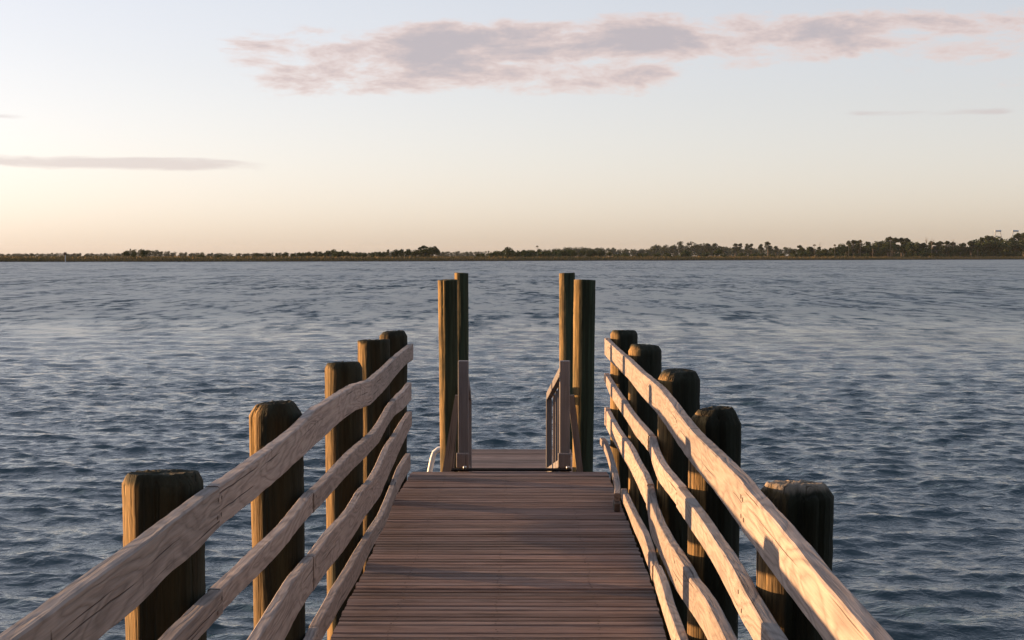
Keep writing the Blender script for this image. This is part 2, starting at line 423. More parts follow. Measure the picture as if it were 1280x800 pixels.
# ---------------------------------------------------------------- railings
T = .040                                  # rail thickness
RAILS = {
    'RT': [(2.92, 2.243, 2.130), (3.22, 2.250, 2.129), (3.52, 2.256, 2.128), (3.82, 2.259, 2.134), (4.11, 2.264, 2.134), (4.41, 2.259, 2.135), (4.71, 2.253, 2.133), (5.01, 2.249, 2.129), (5.31, 2.244, 2.126), (5.60, 2.244, 2.125), (5.90, 2.248, 2.126), (6.20, 2.248, 2.124), (6.50, 2.247, 2.119), (6.80, 2.244, 2.114), (7.09, 2.242, 2.108), (7.39, 2.236, 2.103), (7.69, 2.229, 2.095), (7.99, 2.221, 2.088), (8.28, 2.219, 2.088), (8.58, 2.216, 2.088), (8.88, 2.214, 2.088), (9.18, 2.211, 2.088), (9.48, 2.209, 2.088), (9.77, 2.206, 2.084), (10.07, 2.203, 2.080), (10.37, 2.201, 2.076), (10.67, 2.201, 2.074), (10.96, 2.202, 2.072), (11.26, 2.203, 2.071), (11.56, 2.204, 2.070), (11.86, 2.204, 2.069), (12.16, 2.205, 2.068)],
    'R2': [(3.81, 1.986, 1.903), (4.11, 1.997, 1.905), (4.41, 1.997, 1.908), (4.71, 1.986, 1.906), (5.01, 1.980, 1.897), (5.31, 1.975, 1.887), (5.61, 1.967, 1.879), (5.92, 1.957, 1.872), (6.22, 1.942, 1.859), (6.52, 1.927, 1.843), (6.82, 1.911, 1.824), (7.12, 1.899, 1.810), (7.42, 1.895, 1.812), (7.72, 1.896, 1.822), (8.02, 1.927, 1.839), (8.32, 1.917, 1.827), (8.62, 1.908, 1.816), (8.93, 1.899, 1.804), (9.23, 1.896, 1.808), (9.53, 1.894, 1.812), (9.83, 1.897, 1.813), (10.13, 1.902, 1.811), (10.43, 1.901, 1.809), (10.73, 1.901, 1.807), (11.03, 1.900, 1.804), (11.33, 1.900, 1.805), (11.63, 1.906, 1.813), (11.93, 1.914, 1.834), (12.24, 1.921, 1.855)],
    'R3a': [(8.04, 1.657, 1.542), (8.34, 1.670, 1.539), (8.64, 1.663, 1.539), (8.94, 1.658, 1.539), (9.24, 1.660, 1.533), (9.54, 1.662, 1.528), (9.84, 1.658, 1.523), (10.14, 1.649, 1.519), (10.44, 1.643, 1.518), (10.74, 1.640, 1.513), (11.04, 1.639, 1.509), (11.34, 1.638, 1.505), (11.64, 1.637, 1.501), (11.94, 1.640, 1.501), (12.24, 1.643, 1.500)],
    'R3b': [(4.84, 1.753, 1.638), (5.13, 1.738, 1.621), (5.41, 1.716, 1.597), (5.70, 1.708, 1.573), (5.99, 1.692, 1.548), (6.28, 1.667, 1.526), (6.57, 1.643, 1.509), (6.86, 1.625, 1.491), (7.15, 1.607, 1.474), (7.43, 1.606, 1.457), (7.72, 1.609, 1.455), (8.01, 1.654, 1.538)],
    'R4b': [(6.27, 1.367, 1.272), (6.57, 1.355, 1.265), (6.87, 1.362, 1.257), (7.17, 1.352, 1.245), (7.47, 1.330, 1.238), (7.77, 1.308, 1.236), (8.07, 1.323, 1.229), (8.37, 1.335, 1.235), (8.67, 1.326, 1.236), (8.97, 1.317, 1.231), (9.26, 1.313, 1.238), (9.56, 1.308, 1.244), (9.86, 1.304, 1.239), (10.16, 1.300, 1.232)],
    'LT': [(3.01, 2.232, 2.104), (3.31, 2.229, 2.098), (3.61, 2.230, 2.107), (3.92, 2.229, 2.102), (4.22, 2.226, 2.109), (4.52, 2.219, 2.100), (4.82, 2.216, 2.092), (5.12, 2.212, 2.087), (5.42, 2.209, 2.084), (5.72, 2.211, 2.084), (6.02, 2.221, 2.084), (6.32, 2.233, 2.085), (6.62, 2.227, 2.087), (6.92, 2.223, 2.089), (7.22, 2.219, 2.087), (7.52, 2.213, 2.079), (7.82, 2.205, 2.070), (8.12, 2.189, 2.052), (8.43, 2.174, 2.035), (8.73, 2.160, 2.023), (9.03, 2.158, 2.020), (9.33, 2.155, 2.017), (9.63, 2.153, 2.016), (9.93, 2.152, 2.016), (10.23, 2.151, 2.016), (10.53, 2.150, 2.015), (10.83, 2.147, 2.015), (11.13, 2.153, 2.027), (11.43, 2.158, 2.038), (11.73, 2.164, 2.039), (12.03, 2.171, 2.040)],
    'L2': [(3.98, 1.934, 1.860), (4.29, 1.925, 1.854), (4.59, 1.915, 1.846), (4.89, 1.910, 1.834), (5.19, 1.902, 1.827), (5.49, 1.896, 1.824), (5.80, 1.899, 1.826), (6.10, 1.902, 1.819), (6.40, 1.895, 1.812), (6.70, 1.889, 1.805), (7.00, 1.886, 1.799), (7.31, 1.882, 1.793), (7.61, 1.879, 1.787), (7.91, 1.872, 1.779), (8.21, 1.864, 1.771), (8.51, 1.857, 1.767), (8.82, 1.845, 1.756), (9.12, 1.840, 1.747), (9.42, 1.839, 1.751), (9.72, 1.840, 1.754), (10.03, 1.845, 1.752), (10.33, 1.849, 1.749), (10.63, 1.848, 1.744), (10.93, 1.848, 1.731), (11.23, 1.853, 1.723), (11.54, 1.857, 1.726), (11.84, 1.874, 1.735)],
    'L3': [(5.44, 1.645, 1.486), (5.74, 1.649, 1.496), (6.03, 1.639, 1.494), (6.32, 1.630, 1.489), (6.62, 1.628, 1.482), (6.91, 1.624, 1.467), (7.21, 1.612, 1.458), (7.50, 1.603, 1.455), (7.79, 1.610, 1.455), (8.09, 1.616, 1.457), (8.38, 1.602, 1.448), (8.67, 1.589, 1.433), (8.97, 1.582, 1.413), (9.26, 1.580, 1.399), (9.55, 1.591, 1.408), (9.85, 1.606, 1.417), (10.14, 1.609, 1.424), (10.43, 1.604, 1.428), (10.73, 1.598, 1.432), (11.02, 1.607, 1.456), (11.31, 1.622, 1.478), (11.61, 1.633, 1.500), (11.90, 1.644, 1.523)],
    'L4': [(6.45, 1.319, 1.229), (6.75, 1.316, 1.218), (7.04, 1.317, 1.211), (7.34, 1.307, 1.197), (7.64, 1.302, 1.187), (7.93, 1.302, 1.183), (8.23, 1.302, 1.199), (8.52, 1.300, 1.206), (8.82, 1.288, 1.194), (9.11, 1.274, 1.181), (9.41, 1.260, 1.167), (9.70, 1.258, 1.155), (10.00, 1.256, 1.158), (10.30, 1.255, 1.161), (10.59, 1.257, 1.158), (10.89, 1.269, 1.158), (11.18, 1.303, 1.179), (11.48, 1.313, 1.187), (11.77, 1.323, 1.194)],
}
def catmull(P, y):
    ys = [p[0] for p in P]
    if y <= ys[0]: return P[0][1], P[0][2]
    if y >= ys[-1]: return P[-1][1], P[-1][2]
    i = max(k for k in range(len(ys)) if ys[k] <= y); i = min(i, len(ys) - 2)
    t = (y - ys[i]) / (ys[i + 1] - ys[i]); o = []
    for c in (1, 2):
        a = P[max(i - 1, 0)][c]; b = P[i][c]; d = P[i + 1][c]; e = P[min(i + 2, len(P) - 1)][c]
        o.append(.5 * (2 * b + (-a + d) * t + (2 * a - 5 * b + 4 * d - e) * t * t + (-a + 3 * b - 3 * d + e) * t ** 3))
    return o
def rail_board(root, org, side, P, y0, y1, jog=0., label=None, seed=0):
    rr = random.Random(seed); ys = np.linspace(y0, y1, max(6, int((y1 - y0) / .07)))
    path, hts = [], []
    for y in ys:
        zt, zb = catmull(P, y)
        if y < P[0][0]: q_ = .010 * (math.sin(y * 1.7 + seed) - math.sin(P[0][0] * 1.7 + seed)); zt += q_; zb += q_
        x = inner(side, y) - side * (T / 2 + .001 + jog) - side * .003 * (1 + math.sin(y * 2.3 + seed))
        # fray the sawn outline a little
        path.append((x - org[0], y - org[1], (zt + zb) / 2 - org[2] + rr.uniform(-.0012, .0012))); hts.append(zt - zb + rr.uniform(-.0015, .0015))
    me = fixn(board_mesh('rail', path, T, hts, M_RAIL, .0045))
    o = link('rail', me, root)
    if label: o['label'] = label
    # two nail heads where the board crosses each piling
    v, f = [], []
    for yp in (LP if side < 0 else RP):
        if not (y0 - .05 < yp < y1 + .05): continue
        zt, zb = catmull(P, min(max(yp, y0 + .03), y1 - .03))
        for dy, fz in ((-.03, .3), (.035, .7)):
            y = min(max(yp + dy, y0 + .02), y1 - .02)
            x = inner(side, y) - side * (T + .0022 + jog) - side * .003 * (1 + math.sin(y * 2.3 + seed)); z = zb + (zt - zb) * fz; k0 = len(v)
            for k in range(8): v.append((x - org[0], y - org[1] + .007 * math.cos(k * .785), z - org[2] + .007 * math.sin(k * .785)))
            f.append(tuple(range(k0, k0 + 8)) if side > 0 else tuple(range(k0 + 7, k0 - 1, -1)))
    if v:
        n = link('nail_heads', mesh('nail_heads', v, f, M_NAIL), o); n['kind'] = 'stuff'
    return o
def railing(side, org, label, plan):
    root = empty('wooden_railing', org); tag(root, label, 'railing', 'railings along the pier')
    for i, (key, y0, y1, jog) in enumerate(plan): rail_board(root, org, side, RAILS[key], y0, y1, jog, seed=i * 5 + (2 if side > 0 else 0))
    return root
G = .002
left = railing(-1, (-.93, 6., DECK), 'warped grey wooden railing on the shaded side, its inner faces out of the sun', [
    ('LT', -2.4, 4.215 - G, .004), ('LT', 4.215 + G, 8.6, 0), ('LT', 8.604, 12.07, .001),
    ('L2', -2.4, 4.26 - G, .003), ('L2', 4.26 + G, 6.18 - G, .0), ('L2', 6.18 + G, 10.78, .002), ('L2', 10.784, 11.9, 0),
    ('L3', -2.4, 6.2 - G, .0), ('L3', 6.2 + G, 11.95, .003),
    ('L4', -2.4, 6.3 - G, .004), ('L4', 6.3 + G, 8.5, 0), ('L4', 8.504, 10.75, .003), ('L4', 10.754, 11.85, 0)])
right = railing(1, (.70, 6., DECK), 'warped pale wooden railing on the sunlit side, glowing orange, with one rail broken loose', [
    ('RT', -2.4, 4.03 - G, .003), ('RT', 4.03 + G, 12.28, 0),
    ('R2', -2.4, 6.0 - G, .002), ('R2', 6.0 + G, 7.96, 0), ('R2', 7.964, 12.27, .002),
    ('R3a', 8.03, 12.27, 0), ('R3b', -2.4, 8.02, .006),
    ('R4b', -2.4, 7.55 - G, 0), ('R4b', 7.55 + G, 10.2, .003)])
# the loose end of the lowest right-hand rail, sprung off its nails and bent down to the deck
def loose_rail():
    P = [(12.28, .640, 1.372), (12.05, .662, 1.352), (11.8, .674, 1.312), (11.5, .682, 1.263), (11.2, .684, 1.233), (10.9, .677, 1.217), (10.6, .662, 1.212), (10.36, .644, 1.212)]
    P = P[::-1]; ys = np.linspace(P[0][0], P[-1][0], 26); px = [p[0] for p in P]
    path = [(float(np.interp(y, px, [p[1] for p in P])) - .70, y - 6., float(np.interp(y, px, [p[2] for p in P])) - DECK) for y in ys]
    path = [tuple(sum(path[min(max(i + d, 0), 25)][c] for d in (-1, 0, 1)) / 3 for c in range(3)) for i in range(26)]
    o = link('rail', fixn(board_mesh('rail', path, .042, [.055] * 26, M_RAIL, .004)), right)
    o['label'] = 'broken loose end of the lowest rail, bent down to the deck'
    link('spacer_block', box_mesh('spacer_block', (.042, .16, .055), M_BEAM, .004, axis=1), right, (.644 - .70, 10.42 - 6., .0285))
loose_rail()

# ---------------------------------------------------------------- pilings
def piling_mesh(name, r, ztop, zbot, mat, seed, cham=.028, chamr=.028, lean=(0, 0), oval=0., check=True, flat=False):
    """a driven round timber: uneven outline, drying checks cut into it, chamfered head; origin at the water line"""
    rg = np.random.default_rng(seed); na = 56
    th = np.linspace(0, 2 * math.pi, na, endpoint=False)
    prof = np.ones(na)
    for k in range(2, 7): prof += rg.normal(0, .012 / k ** .5) * np.cos(k * th + rg.uniform(0, 6.28))
    prof += oval * np.cos(2 * (th + .3))
    zs = list(np.linspace(zbot, ztop - .35, 22)) + list(np.linspace(ztop - .33, ztop - cham, 14))
    zs += [ztop - cham * .62, ztop - cham * .3, ztop - cham * .08, ztop]
    ins = [0] * 36 + [.30, .62, .9, 1.12]
    checks = [(rg.uniform(0, 6.28), rg.uniform(.006, .016), rg.uniform(.05, .09), ztop - rg.uniform(.25, 1.1)) for _ in range(7)] if check else []
    v = []
    for z, q in zip(zs, ins):
        wob = 1 + .012 * math.sin(z * 2.1 + seed) + .008 * math.sin(z * 5.3 + seed * 2)
        rr = r * prof * wob + rg.normal(0, .0007, na) - q * chamr * (1 + .25 * np.sin(2 * th + seed) + .2 * np.sin(3 * th + seed * 1.7))
        for (t0, dep, wd, zl) in checks:
            if z > zl:
                d = np.abs((th - t0 + math.pi) % (2 * math.pi) - math.pi)
                rr = rr - dep * np.clip(1 - d / wd, 0, 1) * min(1, (z - zl) / .2)
        k = (z - zbot) / (ztop - zbot); s = .93 + .07 * k
        cx = lean[0] * (z - ztop); cy = lean[1] * (z - ztop)
        zz = z + (rg.normal(0, .0012, na) + .006 * np.sin(th + seed) if q > .5 else 0)
        for a in range(na): v.append((cx + rr[a] * s * math.cos(th[a]), cy + rr[a] * s * math.sin(th[a]), zz[a] if q > .5 else zz))
    f = []
    n = len(zs)
    for i in range(n - 1):
        for a in range(na): f.append((i * na + a, i * na + (a + 1) % na, (i + 1) * na + (a + 1) % na, (i + 1) * na + a))
    # uneven sawn top
    base = (n - 1) * na; k0 = len(v)
    for q in (.62, .28):
        for a in range(na):
            p = v[base + a]; v.append((p[0] * q + (1 - q) * 0, p[1] * q, ztop + rg.normal(0, .002) - .003 * (1 - q)))
    for a in range(na): f.append((base + a, base + (a + 1) % na, k0 + (a + 1) % na, k0 + a))
    for a in range(na): f.append((k0 + a, k0 + (a + 1) % na, k0 + na + (a + 1) % na, k0 + na + a))
    f.append(tuple(k0 + na + a for a in range(na)))
    me = mesh(name, v, f, mat)
    me.polygons.foreach_set('use_smooth', [len(p.vertices) == 4 and abs(p.normal.z) < .9 for p in me.polygons])
    return me
ordw = ['first piling from the gangway end', 'second piling from the gangway end', 'third piling from the gangway end', 'fourth piling from the gangway end', 'fifth piling from the gangway end']
def pilings(side, ys, rs, tops, leans, labels, seeds, chams):
    for i, y in enumerate(ys):
        x = inner(side, y) + side * rs[i] * 1.0
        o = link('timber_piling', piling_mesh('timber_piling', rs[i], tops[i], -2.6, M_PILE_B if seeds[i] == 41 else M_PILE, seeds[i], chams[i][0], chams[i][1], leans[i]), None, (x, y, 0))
        tag(o, labels[i], 'piling', 'short pilings behind the railings')
pilings(-1, LP, [.1108, .1095, .1079, .1137, .1111], [2.267, 2.268, 2.269, 2.270, 2.270],
        [(-.013, 0), (-.010, 0), (-.002, 0), (0, 0), (.004, 0)],
        ['broad short piling with flat dark head, behind the shaded railing, fifth from the gangway',
         'short piling with chamfered head behind the shaded railing, fourth from the gangway',
         'short piling with rounded flat head behind the shaded railing, third from the gangway',
         'short piling with split square-cut head behind the shaded railing, second from the gangway',
         'short piling with rounded head at the far end of the shaded railing'],
        [3, 8, 15, 21, 33], [(.03, .018), (.055, .030), (.035, .018), (.006, .004), (.04, .025)])
pilings(1, RP, [.0984, .1023, .1107, .1101, .1092], [2.268, 2.269, 2.270, 2.271, 2.270],
        [(.012, 0), (.006, 0), (0, 0), (0, 0), (0, 0)],
        ['short piling with bleached worn head, behind the sunlit railing, fifth from the gangway',
         'short dark piling with sloping-edged head behind the sunlit railing, fourth from the gangway',
         'short piling with sloping-edged head behind the sunlit railing, third from the gangway',
         'short piling with sunlit sloping-edged head behind the sunlit railing, second from the gangway',
         'short piling with lit rounded head at the far end of the sunlit railing'],
        [41, 52, 63, 74, 85], [(.035, .026), (.06, .032), (.05, .03), (.04, .028), (.035, .02)])
for (x, y, r, top, lean, lab, sd_) in (
        (-.745, 15.0, .096, 2.63, (-.010, 0), 'tall sunlit piling left of the gangway, in front of another', 101),
        (-.853, 21.0, .098, 2.63, (0, 0), 'tall dark piling half hidden behind the sunlit one left of the gangway', 112),
        (.605, 15.0, .107, 2.63, (.008, 0), 'thick tall piling by the gangway on the sunlit railing side, crossed by a handrail shadow', 123),
        (.605, 21.0, .109, 2.63, (0, 0), 'tall slender piling beyond the floating dock, on the sunlit railing side', 134)):
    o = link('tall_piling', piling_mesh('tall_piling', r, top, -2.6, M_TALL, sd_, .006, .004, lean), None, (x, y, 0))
    tag(o, lab, 'piling', 'tall pilings round the floating dock')

# ---------------------------------------------------------------- floating dock
FD = ZC - 2.47
fd = empty('floating_dock', (-.12, 17.5, 0)); tag(fd, 'low plank floating dock on the water beyond the gangway', 'dock')
y = 15.70; k = 0
while y < 19.28:
    rr = random.Random(900 + k)
    link('deck_board', box_mesh('deck_board', (1.46, .133, .036), M_DECK, .004, axis=0), fd, (rr.uniform(-.004, .004), y + .0665 - 17.5, FD - .018 - rr.uniform(0, .004)))
    y += .1395; k += 1
for sx in (-.745, .745): link('side_beam', box_mesh('side_beam', (.05, 3.6, .22), M_GANG, .005, axis=1), fd, (sx, 0, FD - .045 - .11))
for sy in (-1.775, 1.83): link('end_beam', box_mesh('end_beam', (1.43, .05, .22), M_GANG, .005, axis=0), fd, (0, sy, FD - .045 - .11))
for sx, sy in ((-.4, -.9), (.4, -.9), (-.4, .9), (.4, .9)): link('float', box_mesh('float', (.6, 1.5, .46), M_FLOAT, .03, axis=1), fd, (sx, sy, FD - .05 - .24))

def tube_mesh(name, pts, r, mat, n=10):
    v = []; f = []; P = [Vector(p) for p in pts]
    for i, p in enumerate(P):
        d = (P[min(i + 1, len(P) - 1)] - P[max(i - 1, 0)]).normalized()
        a = d.orthogonal().normalized() if i == 0 else (pa - d * pa.dot(d)).normalized(); pa = a; b = d.cross(a)
        for k in range(n): v.append(p + (a * math.cos(6.2832 * k / n) + b * math.sin(6.2832 * k / n)) * r)
    for i in range(len(P) - 1):
        for k in range(n): f.append((i * n + k, i * n + (k + 1) % n, (i + 1) * n + (k + 1) % n, (i + 1) * n + k))
    f.append(tuple(range(n - 1, -1, -1))); f.append(tuple((len(P) - 1) * n + k for k in range(n)))
    return fixn(mesh(name, v, f, mat, smooth=True))
# white ladder clamped to the dock's edge
lad = empty('dock_ladder', (-.97, 17.3, FD)); tag(lad, 'white tubular ladder rail leaning off the edge of the floating dock beside a tall piling', 'ladder')
for dy in (0., .42):
    pts = [(.30, dy, .26), (.12, dy, .27), (.0, dy, .255), (-.045, dy, .22), (-.065, dy, .16), (-.13, dy, -.15), (-.24, dy, -.75), (-.28, dy, -1.0)]
    if dy: pts = [(p[0] + .12, p[1], p[2] - .10) for p in pts[2:]]
    link('side_rail', tube_mesh('side_rail', pts, .031, M_WHITE), lad)
for q in range(3): link('rung', tube_mesh('rung', [(-.15 - q * .055, .0, -.25 - q * .28), (.02 - q * .055, .42, -.33 - q * .28)], .018, M_WHITE), lad)
link('foot_bar', tube_mesh('foot_bar', [(.30, 0, .26), (.30, 0, .0)], .024, M_WHITE), lad)

# ---------------------------------------------------------------- gangway
gy0, gy1 = 12.62, 15.9; gz0, gz1 = DECK - .07, ZC - 2.37
gx0, gx1 = -.076, -.15
gw = empty('gangway', (gx0, gy0, DECK)); tag(gw, 'grey wooden gangway with slatted handrails sloping down to the floating dock', 'gangway')
def gp(u, t, h): return (u + (gx1 - gx0) * t, (gy1 - gy0) * t, gz0 + (gz1 - gz0) * t + h - DECK)
nT = 23
for i in range(nT):
    t = (i + .5) / nT; o = link('tread_board', box_mesh('tread_board', (.80, .132, .032), M_DECK, .004, axis=0), gw, gp(0, t, -.016))
    o.rotation_euler = (math.atan2(gz1 - gz0, gy1 - gy0), 0, 0)
def slab(name, a, b, wx, hz, mat):
    P = [a, tuple((a[c] + b[c]) / 2 for c in range(3)), b]
    return link(name, fixn(board_mesh(name, P, wx, [hz] * 3, mat, .004)), gw)
HR = .90
for s in (-1, 1):
    u = s * .42
    slab('side_beam', gp(u - s * .045, 0, -.125), gp(u - s * .045, 1, -.125), .04, .18, M_GANG)
    slab('handrail', gp(u, .012, HR - .005), gp(u, 1.01, HR), .05, .075, M_GANG)
    slab('lower_rail', gp(u, .02, .11), gp(u, .99, .11), .035, .07, M_GANG)
    # near post on its foot block, far post, slats between
    p = gp(u, 0, 0)
    po = link('post', box_mesh('post', (.086, .09, HR + .07), M_GANG, .005, axis=2), gw, (p[0], p[1] - .052, p[2] + (HR + .07) / 2 - .02))
    link('foot_block', box_mesh('foot_block', (.105, .05, .12), M_GANG, .006, axis=2), po, (-.004, -.072, -(HR + .07) / 2 + .15))
    p = gp(u, 1, 0); link('post', box_mesh('post', (.06, .07, HR - .03), M_GANG, .005, axis=2), gw, (p[0], p[1] - .04, p[2] + (HR - .03) / 2 + .0))
    for q in range(1, 6):
        p = gp(u, q / 6., 0)
        link('slat', box_mesh('slat', (.034, .034, HR - .10), M_GANG, .003, axis=2), gw, (p[0] + s * .036, p[1], p[2] + .07 + (HR - .10) / 2))
    # raking brace outside the post
    a = gp(u + s * .055, 0, .66); b = gp(u + s * .145, 0, -.10)
    P = [(a[0], a[1], a[2]), (b[0], b[1] + .02, b[2])]
    me = []
    wv = .11 if s < 0 else .055; v = []; g_ = []
    for (pp, ww) in ((P[0], .03 if s < 0 else wv), (P[1], wv)):
        for (dx, dy) in ((-.5, -.02), (.5, -.02), (.5, .02), (-.5, .02)): v.append((pp[0] + dx * ww, pp[1] + dy, pp[2])); g_.append((pp[2], dx * ww, dy))
    f = [(0, 1, 5, 4), (1, 2, 6, 5), (2, 3, 7, 6), (3, 0, 4, 7), (3, 2, 1, 0), (4, 5, 6, 7)]
    link('brace', fixn(mesh('brace', v, f, M_GANG, attrs=g_)), gw)
link('hinge_plate', box_mesh('hinge_plate', (.98, .10, .012), M_RUBBER, .003, axis=0), gw, (-.02, -.30, .008))
for x in (-.40, .44):
    bm_ = tube_mesh('bolt', [(0, 0, 0), (0, 0, .022)], .014, M_STEEL, 8); link('bolt', bm_, gw, (x, -.30, .014))

# ---------------------------------------------------------------- far shore
SHORE = [(-1400, 380), (-700, 560), (-420, 640), (-235, 682), (-140, 705), (-60, 752), (-6, 802), (90, 880), (200, 968), (367, 1113), (640, 1300), (1100, 1500), (2200, 1700)]
def shore_y(x): return float(np.interp(x, [p[0] for p in SHORE], [p[1] for p in SHORE])) + 4 * math.sin(x * .05) + 2.5 * math.sin(x * .13 + 1)
def ground_z(d):      # height of the marsh d metres behind the water's edge
    return float(np.interp(d, [0, 1.5, 6, 60, 140, 400, 5000], [-.3, .35, .55, 1.15, 1.4, 1.4, 1.6]))
def build_marsh():
    xs = np.concatenate([np.linspace(-3500, -500, 12), np.linspace(-480, 760, 320), np.linspace(800, 5000, 14)])
    ds = [0, 1.5, 6, 25, 60, 140, 400, 1200, 5000]
    v = [(x, shore_y(x) + d, ground_z(d)) for d in ds for x in xs]; n = len(xs)
    f = [(i * n + j, i * n + j + 1, (i + 1) * n + j + 1, (i + 1) * n + j) for i in range(len(ds) - 1) for j in range(n - 1)]
    m, g, b = newmat('marsh_ground')
    tc = g.N('ShaderNodeNewGeometry'); n1 = g.noise(g.vmul(tc.outputs['Position'], (.02, .02, .02)), 1., 4, .6)
    sz = g.N('ShaderNodeSeparateXYZ'); g.L(tc.outputs['Position'], sz.inputs[0])
    c = g.mix(n1, (.07, .06, .03), (.11, .085, .042))
    g.set(b.inputs['Base Color'], g.mix(g.rng(sz.outputs[2], .3, .6), (.03, .026, .02), c)); b.inputs['Roughness'].default_value = .95
    tag(link('marsh', mesh('marsh', v, f, m)), kind='structure')
    # grass: upright pointed tufts, dense along the edge
    m2, g, b = newmat('marsh_grass')
    ge = g.N('ShaderNodeNewGeometry'); P = ge.outputs['Position']
    n1 = g.noise(g.vmul(P, (.018, .03, 0)), 1., 4, .6); n2 = g.noise(g.vmul(P, (.6, .6, .1)), 1., 2, .5)
    c = g.mix(g.rng(n1, .40, .66), (.15, .11, .048), (.075, .07, .026)); c = g.mix(g.rng(n2, .35, .7, 0, .6), c, (.19, .135, .06))
    g.set(b.inputs['Base Color'], c); b.inputs['Roughness'].default_value = .9; b.inputs['Specular IOR Level'].default_value = .1
    rg = np.random.default_rng(5); N_ = 64000
    x = rg.uniform(-420, 620, N_); d = np.where(rg.random(N_) < .55, rg.uniform(1.2, 22, N_), rg.uniform(20, 150, N_))
    y = np.array([shore_y(q) for q in x]) + d; z = np.interp(d, [0, 1.5, 6, 60, 140], [-.3, .35, .55, 1.15, 1.4])
    h = rg.uniform(.8, 1.5, N_) * (1 + .25 * np.sin(x * .08) * np.sin(d * .1 + x * .02)) * np.interp(d, [1, 5], [.7, 1.]); wd = rg.uniform(.2, .5, N_); th = rg.uniform(0, 3.14, N_)
    lx = rg.normal(.12, .2, N_)
    a = np.stack([x - wd * np.cos(th), y - wd * np.sin(th), z - .05], -1); b_ = np.stack([x + wd * np.cos(th), y + wd * np.sin(th), z - .05], -1)
    t1 = np.stack([x - .25 * wd * np.cos(th) + lx, y - .25 * wd * np.sin(th), z + h], -1); t2 = np.stack([x + .3 * wd * np.cos(th) + lx, y + .3 * wd * np.sin(th), z + h * rg.uniform(.75, 1, N_)], -1)
    co = np.stack([a, b_, t2, t1], 1).reshape(-1, 3).astype(np.float32)
    me = bpy.data.meshes.new('marsh_grass'); me.vertices.add(len(co)); me.vertices.foreach_set('co', co.ravel())
    me.loops.add(len(co)); me.loops.foreach_set('vertex_index', np.arange(len(co), dtype=np.int32)); me.polygons.add(N_)
    me.polygons.foreach_set('loop_start', np.arange(N_, dtype=np.int32) * 4); me.update(calc_edges=True); me.materials.append(m2)
    tag(link('marsh_grass', me), 'tan and olive marsh grass in a low band along the far shore', 'grass', kind='stuff')
build_marsh()

def leaf_mat(name, c1, c2, c3):
    m, g, b = newmat(name)
    oi = g.N('ShaderNodeObjectInfo'); rnd = oi.outputs['Random']
    tc = g.N('ShaderNodeTexCoord'); n = g.noise(tc.outputs['Object'], 9., 3, .6)
    c = g.mix(g.rng(n, .35, .65), c1, c2); c = g.mix(g.math('MULTIPLY', rnd, .7), c, c3)
    g.set(b.inputs['Base Color'], c); b.inputs['Roughness'].default_value = .8; b.inputs['Specular IOR Level'].default_value = .15
    return m
M_LEAF = leaf_mat('oak_leaves', (.015, .034, .010), (.030, .054, .014), (.050, .066, .018))
M_PINE = leaf_mat('pine_needles', (.012, .029, .012), (.023, .043, .016), (.036, .050, .018))
M_PALM = leaf_mat('palm_fronds', (.045, .055, .018), (.075, .075, .028), (.09, .08, .03))
M_BARK = plain('bark', (.13, .10, .075), .9, 0, .3, 20.)
M_PALE = plain('pale_bark', (.14, .12, .10), .9, 0, .3, 20.)
def leaves(lobes, n, size, rg, droop=0.):
    """n bent leaf clumps spread through ellipsoid lobes (centre, radii), heavier towards the rim"""
    V, Fc = [], []
    wts = np.array([r[0] * r[1] * r[2] for _, r in lobes]) ** .7; wts /= wts.sum()
    for _ in range(n):
        c, r = lobes[rg.choice(len(lobes), p=wts)]
        d = rg.normal(0, 1, 3); d /= np.linalg.norm(d); q = rg.uniform(.45, 1.05) ** .6
        p = np.array(c) + d * np.array(r) * q
        a = rg.normal(0, 1, 3); a /= np.linalg.norm(a); b = np.cross(a, rg.normal(0, 1, 3)); b /= np.linalg.norm(b) + 1e-6
        s = size * rg.uniform(.5, 1.3); k = len(V); bend = np.cross(a, b) * s * .3
        V += [p - a * s, p + b * s * .6 + bend, p + a * s, p - b * s * .6 + bend]; Fc += [(k, k + 1, k + 2), (k, k + 2, k + 3)]
    return V, Fc
def limbs(segs, n=5):
    V, Fc = [], []
    for (p, q, r0, r1) in segs:
        p, q = Vector(p), Vector(q); d = (q - p).normalized(); a = d.orthogonal().normalized(); b = d.cross(a); k = len(V)
        for (c, r) in ((p, r0), (q, r1)):
            for i in range(n): V.append(tuple(c + (a * math.cos(6.283 * i / n) + b * math.sin(6.283 * i / n)) * r))
        for i in range(n): Fc.append((k + i, k + (i + 1) % n, k + n + (i + 1) % n, k + n + i))
    return V, Fc
